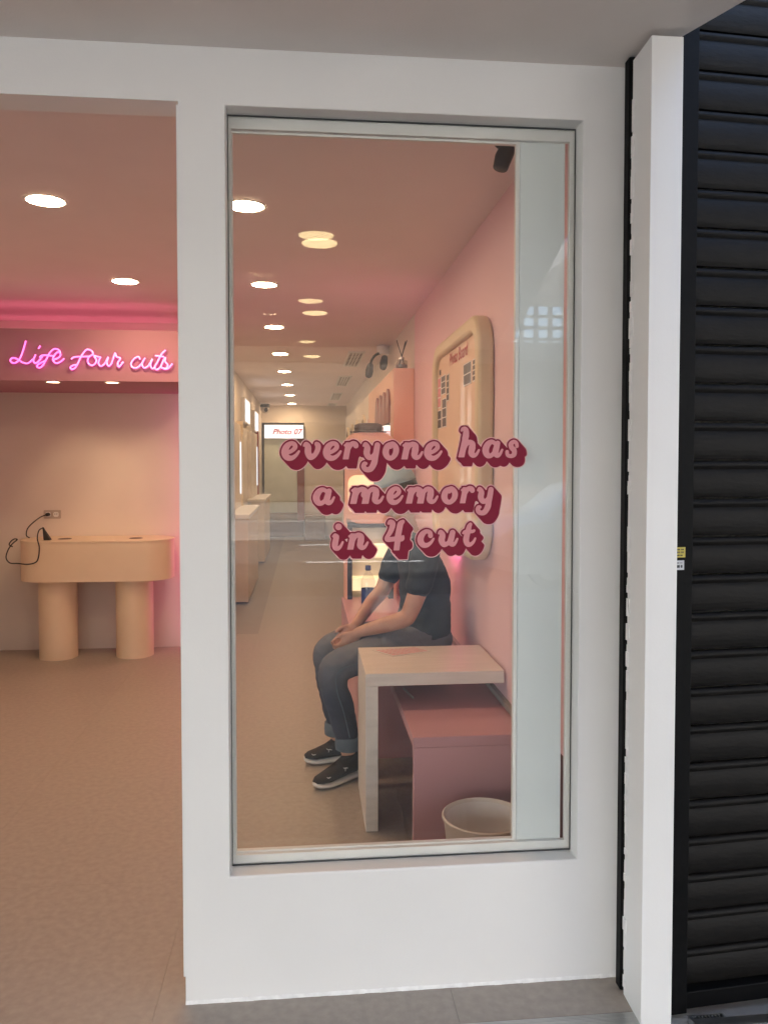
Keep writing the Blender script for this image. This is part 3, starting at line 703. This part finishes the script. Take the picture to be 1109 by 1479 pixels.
# pin board
bd = thing('photo_board', 'cream rounded-frame pin board hung on the pink wall', 'notice board', (XW, 3.95, 1.6))
ro, ri, rm = rrect(3.40, 4.665, 1.05, 2.155, .17), rrect(3.475, 4.59, 1.125, 2.08, .115), None
obj('frame', MB().ringprism(ro, ri, YZ, .740, XW - .001), 'creamboard', bd, 'angle', bevel=.018, seg=4)
obj('back_light', B((.770, 4.667, 1.22), (.802, 4.671, 1.98)).box((.775, 4.15, 1.043), (.802, 4.5, 1.048)), 'strip3', bd)
obj('board_face', MB().prism(ri, YZ, .766, .78), 'boardface', bd)
text('Photo Board', .092, 'red', lambda x, y, z: (.7645, 3.98 - x, 2.005 + y), bd, 'board_title', .15, .0015)
def strip(y0, y1, z0, z1, n_, label, m='violet'):
    t = thing('photo_strip', label, 'photo', (.765, y0, z0), 'photos pinned on the cream board')
    k = .9745; y0, y1, z0, z1 = y0 * k, y1 * k, 1.5 + (z0 - 1.5) * k, 1.5 + (z1 - 1.5) * k
    obj('print', B((.7635, y0, z0), (.7655, y1, z1)), 'paper', t)
    for q_ in range(n_): obj('picture', B((.7625, y0 + .007, z0 + .003 + q_ * (z1 - z0 - .006) / n_ + .003), (.763, y1 - .007, z0 + .003 + (q_ + 1) * (z1 - z0 - .006) / n_ - .003)), m, t)
strip(3.75, 3.93, 1.87, 1.98, 2, 'dark photo print on the pin board, left one of the pair under the title', 'violetdark')
strip(3.595, 3.715, 1.872, 1.978, 4, 'greyish photo print nearest the window on the pin board')
strip(4.594, 4.70, 1.812, 1.99, 3, 'pink edged tall photo at the far edge of the pin board', 'sheetpink')
strip(4.445, 4.58, 1.88, 1.99, 3, 'upper middle photo of the far cluster on the pin board')
strip(4.335, 4.41, 1.832, 1.982, 4, 'narrow dark photo strip on the near side of the far cluster', 'violetdark')
strip(4.575, 4.70, 1.69, 1.80, 2, 'lowest dark photo of the far cluster on the pin board', 'violetdark')
strip(4.415, 4.55, 1.692, 1.857, 3, 'lower tall photo of the far cluster beside the lowest print')
tag(obj('photo_strip', B((.763, 4.49, 1.99), (.7655, 4.53, 2.018)), 'violetdark'), 'tiny dark print at the top of the far photo cluster', 'photo', 'photos pinned on the cream board')
# bin
bi = thing('waste_bin', 'round off-white waste bin in front of the bench behind the glass', 'waste bin', (.585, 2.565, 0))
obj('bucket', MB().lathe([(.0, .004), (.098, .001), (.132, .305), (.139, .318), (.139, .326), (.134, .329), (.128, .322), (.095, .012), (0, .012)], (.585, 2.565, 0), 48), 'bin', bi, 'angle')
lin = []
seg = 48
lb = MB(); rings = []
for r_, z_ in ((.131, .318), (.120, .24), (.108, .15), (.098, .07)):
    rings.append([(.585 + (r_ - (.003 + (.32 - z_) * .03) * abs(math.sin(k * 1.3 + z_ * 40)) - .003) * math.cos(2 * math.pi * k / seg), 2.565 + (r_ - (.003 + (.32 - z_) * .03) * abs(math.sin(k * 1.3 + z_ * 40)) - .003) * math.sin(2 * math.pi * k / seg), z_) for k in range(seg)])
vs_ = [p for r_ in rings for p in r_]
lb.add(vs_, [(i * seg + k, i * seg + (k + 1) % seg, (i + 1) * seg + (k + 1) % seg, (i + 1) * seg + k) for i in range(3) for k in range(seg)])
obj('bin_liner', lb, 'paper', bi, True)
# ceiling spotlights / camera
sp = thing('spotlight', 'black spotlight hung high beside the white window post', 'spotlight', (.665, 2.56, 2.56))
obj('bracket', MB().tube(pxl([(.70, 2.58, 2.597), (.66, 2.57, 2.55), (.612, 2.56, 2.535), (.622, 2.555, 2.51), (.655, 2.55, 2.515)]), .006, 8).box((.63, 2.55, 2.556), (.74, 2.61, 2.598)), 'blacksoft', sp)
obj('lamp_head', MB().tube([(.672, 2.555, 2.545), (.655, 2.55, 2.515), (.633, 2.54, 2.47), (.622, 2.535, 2.435)], [.018, .026, .028, .024], 16), 'blacksoft', sp, True)
sp = thing('spotlight', 'black twin-head spotlight at the far corner of the ceiling above the cabinet', 'spotlight', (.70, 7.6, 2.58))
obj('base', MB().lathe([(0, 0), (.06, 0), (.06, .08), (0, .09)], (.74, 7.6, 2.515), 20), 'frame', sp)
obj('bracket', MB().tube(pxl([(.72, 7.58, 2.53), (.66, 7.55, 2.50), (.62, 7.52, 2.44), (.61, 7.5, 2.38)]), .012, 8), 'blacksoft', sp)
for (x, z_) in ((.60, 2.345), (.735, 2.42)):
    obj('lamp_head', MB().tube([(x + .015, 7.56, z_ + .06), (x, 7.5, z_), (x - .012, 7.42, z_ - .045)], [.03, .038, .032], 14), 'blacksoft', sp, True)
# peach cabinet run with mirrors
cab = thing('vanity_cabinet', 'peach built-in cabinet with scalloped mirror along the corridor', 'cabinet', (.73, 9, 0))
obj('carcass', B((.657, 5.952, 0), (XW - .001, 8.3, 2.195)), 'peach', cab, bevel=.004)
obj('far_carcass', B((.657, 8.302, 0), (XW - .001, 13.0, 2.195)), 'wall', cab, bevel=.004)
mr = obj('mirror', B((.651, 6.12, 1.0), (.6565, 7.35, 1.93)), 'mirror', cab)
for k in range(4):
    y = 6.12 + .31 * k
    pts = [(y + .155 + .15 * math.cos(R(a)), 1.86 + .21 * math.sin(R(a))) for a in range(0, 181, 15)]
    obj('scallop', MB().prism([(y + .005, 1.80)] + pts[::-1] + [(y + .305, 1.80)], YZ, .640, .6565), 'redwood', mr)
text('by', .26, 'red', lambda x, y, z: (.649, 6.62 - x, 1.60 + y), mr, 'lettering', .2, .012)
for i, y in enumerate((8.6, 9.7, 10.8, 11.9)):
    out_ = [(y, 1.0), (y + .6, 1.0)] + [(y + .3 + .3 * math.cos(R(a)), 1.72 + .3 * math.sin(R(a))) for a in range(0, 181, 20)]
    inn = [(y + .05, 1.05), (y + .55, 1.05)] + [(y + .3 + .25 * math.cos(R(a)), 1.72 + .25 * math.sin(R(a))) for a in range(0, 181, 20)]
    am = obj('arched_mirror', MB().ringprism(out_, inn, YZ, .635, .6565), 'cream', cab)
    obj('mirror_glass', MB().prism(inn, YZ, .648, .6565), 'mirror', am)
    text('hi', .2, 'red', lambda x, y_, z, yy=y: (.654, yy - .25 - x, 1.80 + y_), cab, 'lettering', .2, .01)
df = thing('reed_diffuser', 'glass reed diffuser with black sticks on top of the peach cabinet', 'reed diffuser', (.725, 5.99, 2.196))
obj('bottle', MB().lathe([(0, .001), (.048, .001), (.05, .006), (.05, .05), (.046, .062), (.018, .07), (.018, .088), (.015, .088), (.015, .068), (.043, .058), (.045, .008), (0, .008)], (.725, 6.01, 2.196), 24), 'clear', df, True)
obj('collar', MB().lathe([(.019, .07), (.021, .072), (.021, .086), (.019, .088)], (.725, 6.01, 2.196), 20), 'alu', df)
obj('oil', MB().lathe([(0, .009), (.043, .009), (.043, .03), (0, .03)], (.725, 6.01, 2.196), 20), 'dado', df)
for (a, b, h) in ((-.038, .0, .215), (.030, .012, .21), (.040, -.006, .215), (.034, .006, .2)):
    obj('reed', MB().tube([(.725 - a * .7, 6.01 - b, 2.206), (.725 + a, 6.01 + b, 2.196 + h)], .0032, 6), 'black', df)
# rounded display cabinet with lit shelves, hat on top
ds = thing('display_cabinet', 'beige round-topped display cabinet with lit shelves behind the seated person', 'cabinet', (.46, 5.86, 0))
arc = [(.28, .0), (.655, .0)] + [(.655 - .09 + .09 * math.cos(R(a)), 1.71 - .12 + .12 * math.sin(R(a))) for a in range(0, 91, 15)] + [(.37 + .09 * math.cos(R(a)), 1.71 - .12 + .12 * math.sin(R(a))) for a in range(90, 181, 15)]
obj('back_panel', MB().prism(arc, XZ, 5.905, 5.93), 'peach', ds)
for (x0, x1) in ((.281, .30), (.636, .654)): obj('side_panel', B((x0, 5.75, .02), (x1, 5.904, 1.58)), 'peach', ds)
obj('front_arch', MB().ringprism(rrect(.281, .654, 1.05, 1.708, .11), rrect(.305, .63, 1.12, 1.40, .06), XZ, 5.745, 5.904), 'peach', ds, 'angle')
obj('lit_niche', MB().prism(rrect(.306, .629, 1.121, 1.399, .06), XZ, 5.89, 5.90), 'shelflit', ds)
obj('black_frame', MB().ringprism(*fr((.301, .635, .47, 1.045), (.335, .60, .49, 1.02)), XZ, 5.75, 5.904), 'black', ds)
for z_ in (.56, .80): obj('shelf', B((.336, 5.76, z_), (.599, 5.90, z_ + .09)), 'shelflit', ds)
obj('shelf_back', B((.336, 5.896, .491), (.599, 5.902, 1.019)), 'wall', ds)
ht = thing('hat', 'dark brown flat-topped hat resting on the beige cabinet', 'hat', (.46, 5.82, 1.71))
obj('brim', MB().lathe([(0, .002), (.135, .002), (.138, .006), (.10, .012), (0, .012)], (.46, 5.84, 1.71), 32), 'hat', ht, True)
obj('crown', MB().lathe([(.10, .010), (.105, .03), (.10, .055), (.075, .066), (0, .060)], (.46, 5.84, 1.71), 32), 'hat', ht, True)
bt = thing('water_bottle', 'clear water bottle with blue cap and blue label behind the arm', 'bottle', (.43, 5.3, .501))
BX, BYY = .415, 5.30
obj('bottle_body', MB().lathe([(0, .001), (.042, .001), (.046, .01), (.046, .20), (.030, .245), (.016, .262), (.016, .28)], (BX, BYY, .501), 24), 'clear', bt, True)
obj('label_wrap', MB().lathe([(.0468, .05), (.0468, .15)], (BX, BYY, .501), 24), 'bluecap', bt, True)
obj('cap', MB().lathe([(.0, .305), (.019, .303), (.020, .275), (.0165, .27)], (BX, BYY, .501), 18), 'bluecap', bt, True)

# ================================================================ FAR CORRIDOR
for i, (y0, z0) in enumerate(((10.85, 2.02), (12.95, 1.98))):
    t = thing('light_box', ('lit poster box on the corridor wall, nearer one' if i == 0 else 'lit poster box on the corridor wall, further one beside the camera dome'), 'light box', (-.85, y0, z0), 'light boxes on the corridor wall')
    obj('case', B((-.849, y0, z0), (-.80, y0 + .95, z0 + .34)), 'frame', t)
    obj('lit_face', B((-.7995, y0 + .03, z0 + .02), (-.797, y0 + .92, z0 + .32)), 'boxlit', t)
for i, y0 in enumerate((8.6, 12.0)):
    t = thing('photo_booth', ('white photo booth front with lit upright strip, nearer one' if i == 0 else 'white photo booth front with lit upright strip, further one'), 'photo booth', (-.85, y0, 0), 'photo booths along the corridor')
    obj('front_panel', B((-.849, y0, 0), (-.80, y0 + 1.5, 1.95)), 'wall', t)
    obj('door_trim', B((-.849, y0 + 1.501, 0), (-.775, y0 + 1.60, 2.0)), 'redwood' if i else 'cream', t)
    obj('light_strip', B((-.799, y0 + 1.36, 1.10), (-.79, y0 + 1.46, 1.74)), 'boxlit', t)
    obj('worktop', B((-.849, y0 - .2, .90), (-.58, y0 + 1.7, .945)), 'white', t, bevel=.004)
    obj('cabinet_base', B((-.799, y0 - .15, .02), (-.60, y0 + 1.65, .899)), 'cream', t)
dm = thing('camera_dome', 'small dome security camera where the corridor wall meets the ceiling', 'security camera', (-.80, 15.0, 2.5))
obj('mount', MB().lathe([(0, 0), (.09, 0), (.09, -.06), (0, -.06)], (-.74, 15.0, 2.56), 20), 'blacksoft', dm)
obj('lens_ball', MB().ball((-.74, 14.98, 2.46), .075), 'bin', dm, True); obj('lens', MB().ball((-.72, 14.93, 2.45), .04), 'blacksoft', dm, True)
struct('bulkhead', B((-.849, 15.9, 2.26), (XW - .001, 16.899, CEIL - .001)), 'wall')
sb = thing('light_box_sign', 'pale blue lit sign box reading Photo 07 over the far door', 'sign', (-.42, 15.85, 2.08))
obj('case', B((-.80, 15.82, 1.945), (-.03, 15.895, 2.215)), 'frame', sb)
obj('lit_face', B((-.79, 15.812, 1.952), (-.04, 15.819, 2.208)), 'boxlit', sb)
text('Photo 07', .15, 'red', lambda x, y, z: (-.36 + x, 15.809, 2.03 + y), sb, 'lettering', .3, .004)
dr = thing('far_door', 'pale green frosted door at the end of the corridor', 'door', (-.48, 15.9, 0))
obj('leaf', B((-.805, 15.9, .48), (-.16, 15.94, 1.94)), 'curtain', dr); obj('kick_panel', B((-.805, 15.9, .01), (-.03, 15.94, .479)), 'brownbox', dr)
obj('red_jamb', B((-.155, 15.86, .31), (-.022, 15.94, 1.944)), 'redwood', dr)
tag(obj('storage_box', B((-.012, 15.2, .001), (.37, 15.88, .46)), 'brownbox', None, bevel=.004), 'brown box standing against the far wall right of the door', 'storage box')
struct('wall', B((-.018, 15.9, 0), (XW - .001, 15.99, 2.258)), 'wall')

# ================================================================ SEATED PERSON
ps = thing('person', 'person in a slate T-shirt, rolled jeans and black trainers sitting on the pink bench', 'person', (.55, 3.95, 0))
HIPY = 3.98
def limb(mb, pts, seg=14):
    p4 = spline(pts, 5); mb.tube([tuple(p[:3]) for p in p4], [float(p[3]) for p in p4], seg)
    for p in (p4[0], p4[-1]): mb.ball(tuple(p[:3]), float(p[3]) * .98, 14, 8)
near_leg = [(.58, 3.88, .60, .096), (.42, 3.82, .598, .090), (.24, 3.76, .562, .079), (.135, 3.73, .525, .074), (.130, 3.73, .44, .068), (.160, 3.735, .34, .066), (.19, 3.74, .21, .058), (.20, 3.745, .12, .052)]
far_leg = [(.58, 4.08, .60, .096), (.42, 4.06, .605, .090), (.22, 4.01, .585, .078), (.115, 3.985, .55, .073), (.108, 3.98, .46, .066), (.125, 3.97, .35, .064), (.15, 3.96, .22, .056), (.155, 3.955, .13, .050)]
sh_n, sh_f = [(.575, 3.80, 1.06, .060), (.545, 3.765, .92, .050), (.49, 3.75, .775, .041), (.455, 3.755, .745, .041), (.36, 3.77, .715, .037), (.28, 3.79, .690, .029), (.25, 3.80, .678, .026)], [(.52, 4.17, 1.06, .060), (.45, 4.19, .92, .050), (.40, 4.17, .82, .041), (.34, 4.10, .77, .038), (.27, 3.97, .71, .029), (.245, 3.92, .69, .026)]
def torso(mb, g):
    rings = []
    for (x, z_, rx, ry) in ((.60, .56, .125, .185), (.595, .66, .13, .18), (.60, .78, .125, .165), (.60, .90, .125, .175), (.58, 1.0, .118, .19), (.555, 1.08, .10, .185), (.53, 1.135, .075, .12), (.515, 1.16, .058, .07)):
        rings.append([(x + (rx + g) * math.cos(2 * math.pi * k / 24), 3.985 + (ry + g) * math.sin(2 * math.pi * k / 24), z_ - .10 * math.cos(2 * math.pi * k / 24) * (.35 if z_ > .95 else 0)) for k in range(24)])
    mb.loft(rings)
body = MB()
torso(body, -.014)
limb(body, [(a, b, c, r - .014) for a, b, c, r in near_leg]); limb(body, [(a, b, c, r - .014) for a, b, c, r in far_leg])
limb(body, sh_n); limb(body, sh_f)
limb(body, [(.525, 3.985, 1.12, .058), (.50, 3.985, 1.19, .054), (.475, 3.985, 1.265, .056)])
HC = Vector((.445, 3.985, 1.35)); HR = (0, R(-16), 0)
def hp(x, y, z_):                                              # head space: -x is the face
    return tuple(HC + Euler(HR).to_matrix() @ Vector((x, y, z_)))
body.ball(hp(.012, 0, .025), (.098, .076, .105), 20, 14, HR)
body.ball(hp(-.02, 0, -.045), (.072, .062, .075), 18, 12, HR)
body.ball(hp(-.05, 0, -.092), (.036, .036, .026), 12, 8, HR)                 # chin
body.loft([[hp(-.082 - d, s_ * w_, z_) for s_ in (-1, 1)] + [hp(-.075, w_ * .9, z_), hp(-.075, -w_ * .9, z_)] for d, w_, z_ in ((.0, .007, .025), (.014, .010, -.005), (.024, .014, -.024), (.006, .013, -.034))])
for s_ in (-1, 1):
    body.ball(hp(.01, s_ * .077, -.01), (.018, .009, .032), 12, 8, HR)          # ears
    body.ball(hp(-.070, s_ * .03, .018), (.016, .02, .009), 10, 6, HR)         # brows
body.ball(hp(-.083, 0, -.055), (.010, .024, .006), 10, 6, HR); body.ball(hp(-.081, 0, -.067), (.010, .020, .007), 10, 6, HR)
def hand(mb, wr, dirv, palm_n, side):
    wr = Vector(wr); d = Vector(dirv).normalized(); n_ = Vector(palm_n); n_ = (n_ - d * n_.dot(d)).normalized(); s_ = d.cross(n_) * side
    rings = []
    for t, hw, ht_ in ((-.01, .024, .019), (.03, .036, .017), (.07, .041, .016), (.092, .038, .013)):
        c = wr + d * t; rings.append([c + s_ * (hw * math.cos(2 * math.pi * k / 12)) + n_ * (ht_ * math.sin(2 * math.pi * k / 12)) for k in range(12)])
    mb.loft([[tuple(p) for p in r_] for r_ in rings])
    for k, (o_, L) in enumerate(((-.030, .070), (-.010, .080), (.011, .076), (.031, .060))):
        p0 = wr + d * .075 + s_ * o_; p1 = wr + d * (.092 + L * .35) + s_ * o_ * 1.02 + n_ * .010
        p2 = p1 + d * (L * .24) + n_ * (L * .32); p3 = p2 + n_ * (L * .28) - d * (L * .04)
        mb.tube([tuple(p0), tuple(p1), tuple(p2), tuple(p3)], [.0098, .0092, .0085, .0070], 10); mb.ball(tuple(p3), .0070, 8, 6)
    t0 = wr + d * .018 - s_ * .022; t1 = t0 + d * .030 - s_ * .024 + n_ * .012; t2 = t1 + d * .030 - s_ * .003 + n_ * .012
    mb.tube([tuple(t0), tuple(t1), tuple(t2)], [.014, .0115, .0085], 10); mb.ball(tuple(t2), .0085, 8, 6)
hand(body, (.243, 3.805, .672), (-.62, .18, -.76), (-.1, .9, .2), 1)
hand(body, (.238, 3.905, .685), (-.66, -.22, -.70), (-.2, -.9, .1), -1)
obj('body', remesh(body, .0055, 2, 'body'), 'skin', ps, True)
shirt = MB(); torso(shirt, .004)
limb(shirt, [(a, b, c, r + .015) for a, b, c, r in sh_n[:2]] + [(.530, 3.758, .900, .062)]); limb(shirt, [(a, b, c, r + .015) for a, b, c, r in sh_f[:2]] + [(.437, 4.187, .900, .060)])
import mathutils.noise as mn
shm = remesh(shirt, .009, 5, 'shirt')
for v in shm.vertices:                                         # slack folds running round the back and waist
    p = v.co; f = max(0, 1.05 - p.z) * 1.6
    v.co += v.normal * ((.006 * mn.noise(Vector((p.x * 7, p.y * 7, p.z * 20 + p.x * 9))) + .004 * mn.noise(Vector((p.x * 16, p.y * 12, p.z * 38 - p.x * 16)))) * (.5 + f))
obj('shirt', shm, 'shirt', ps, True)
jeans = MB(); limb(jeans, near_leg[:-1]); limb(jeans, far_leg[:-1])
jeans.ball((.60, 3.98, .605), (.14, .19, .105), 20, 12)
jm = remesh(jeans, .009, 4, 'jeans')
import mathutils.noise as mn
for v in jm.vertices:                                          # folds behind the knees and along the shin
    p = v.co; k = .0035 * mn.noise(Vector((p.x * 14, p.y * 9, p.z * 26))) + .004 * mn.noise(Vector((p.x * 30, p.y * 10, p.z * 44 + 3)))
    v.co += v.normal * k
jo = obj('jeans', jm, 'denim', ps, True)
for lg in (near_leg, far_leg):                                 # stitched side seam
    sp_ = spline([(a + .012, b - r * .985, c, 0) for a, b, c, r in lg[1:-1]], 5)
    obj('seam', MB().tube([tuple(p[:3]) for p in sp_], .0028, 6), 'cuff', jo)
for nm, (x, y) in (('n', (.199, 3.744)), ('f', (.154, 3.956))):
    obj('cuff', MB().lathe([(.056, 0), (.062, .004), (.064, .03), (.063, .062), (.058, .066), (.054, .03)], (x, y, .135), 24), 'cuff', ps, True)
cap = MB()
rings = []
for k in range(7):
    t = R(90 * k / 6); rings.append([hp(.014 + (.108 * math.cos(t) + .001) * math.cos(2 * math.pi * j / 24), (.086 * math.cos(t) + .001) * math.sin(2 * math.pi * j / 24), .035 + .105 * math.sin(t)) for j in range(24)])
cap.loft(rings)
obj('cap', cap, 'capm', ps, True)
br = [hp(-.085 - .075 * math.sin(R(a)), .078 * math.cos(R(a)), .036 - .012 * math.sin(R(a))) for a in range(0, 181, 15)]
bm2 = MB(); n_ = len(br); bm2.loft([br, [(p[0], p[1], p[2] + .006) for p in br]])
obj('cap_brim', bm2, 'capm', ps)
hr = MB(); rings = []
for z_, k in ((.038, 1.03), (.0, 1.05), (-.035, .98), (-.06, .85)):
    rings.append([hp(.018 + .100 * k * math.cos(a), .079 * k * math.sin(a), z_) for a in [R(-105 + 210 * j / 20) for j in range(21)]] + [hp(.018 + .085 * k * math.cos(a), .066 * k * math.sin(a), z_) for a in [R(105 - 210 * j / 20) for j in range(21)]])
hr.loft(rings)
obj('hair', hr, 'hair', ps, True)
for s_ in (-1, 1):
    ey = obj('eye', MB().ball(hp(-.0755, s_ * .03, .004), .009, 10, 8), 'bin', ps, True); obj('iris', MB().ball(hp(-.0815, s_ * .03, .003), .0048, 8, 6), 'ink', ey, True)
def shoe(toe, heel, label):
    t, h = Vector(toe), Vector(heel); d = (t - h).normalized(); L = (t - h).length; s_ = Vector((-d.y, d.x, 0))
    def ring(u, w_, z0, z1, n_=14):
        c = h + d * (u * L); zc, rz = (z0 + z1) / 2, (z1 - z0) / 2
        return [tuple(c + s_ * (w_ * math.copysign(abs(math.cos(2 * math.pi * k / n_)) ** .8, math.cos(2 * math.pi * k / n_))) + Vector((0, 0, zc + rz * math.sin(2 * math.pi * k / n_)))) for k in range(n_)]
    up = MB().loft([ring(.03, .022, .05, .10), ring(.08, .035, .03, .125), ring(.22, .040, .026, .135), ring(.38, .042, .026, .115), ring(.55, .045, .026, .088), ring(.75, .047, .024, .066), ring(.90, .038, .026, .056), ring(.98, .018, .030, .046)])
    o = obj('shoe', up, 'shoe', ps, True)
    so_ = MB().loft([ring(.0, .020, .012, .045), ring(.06, .038, .002, .040), ring(.3, .042, .001, .034), ring(.6, .048, .001, .030), ring(.8, .049, .003, .030), ring(.94, .036, .010, .034), ring(1.0, .014, .020, .036)])
    obj('sole', so_, 'sole', o, True)
    lc = MB()
    for k in range(5):
        u = .42 + .07 * k; c = h + d * (u * L); z_ = .110 - .062 * ((u - .38) / .37) + .006
        lc.tube([tuple(c + s_ * -.02 + Vector((0, 0, z_ - .006))), tuple(c + Vector((0, 0, z_ + .002))), tuple(c + s_ * .02 + Vector((0, 0, z_ - .006)))], .003, 6)
    obj('lace', lc, 'shoe', o)
    # small white leaping mark on the toe and the outer side
    mk_ = MB()
    for (u, off, z_, sc) in ((.80, .034, .052, 1.1), (.50, .041, .075, 1), (.16, .041, .10, 1)):
        c = h + d * (u * L) + s_ * off
        P_ = [(-.014, .0), (-.004, .005), (.006, .004), (.014, .012)]
        mk_.tube([tuple(c + d * a * sc + Vector((0, 0, z_ - .002 + b * sc * .8)) + s_ * .003) for a, b in P_], [.0016, .0028, .0024, .0012], 6)
        mk_.tube([tuple(c + Vector((0, 0, z_ - .002 + .003)) + s_ * .003), tuple(c + d * .004 + Vector((0, 0, z_ - .012)) + s_ * .004)], .0014, 6)
    obj('shoe_mark', mk_, 'sole', o)
shoe((.035, 3.60, 0), (.275, 3.785, 0), 'n'); shoe((-.012, 3.93, 0), (.225, 3.965, 0), 'f')
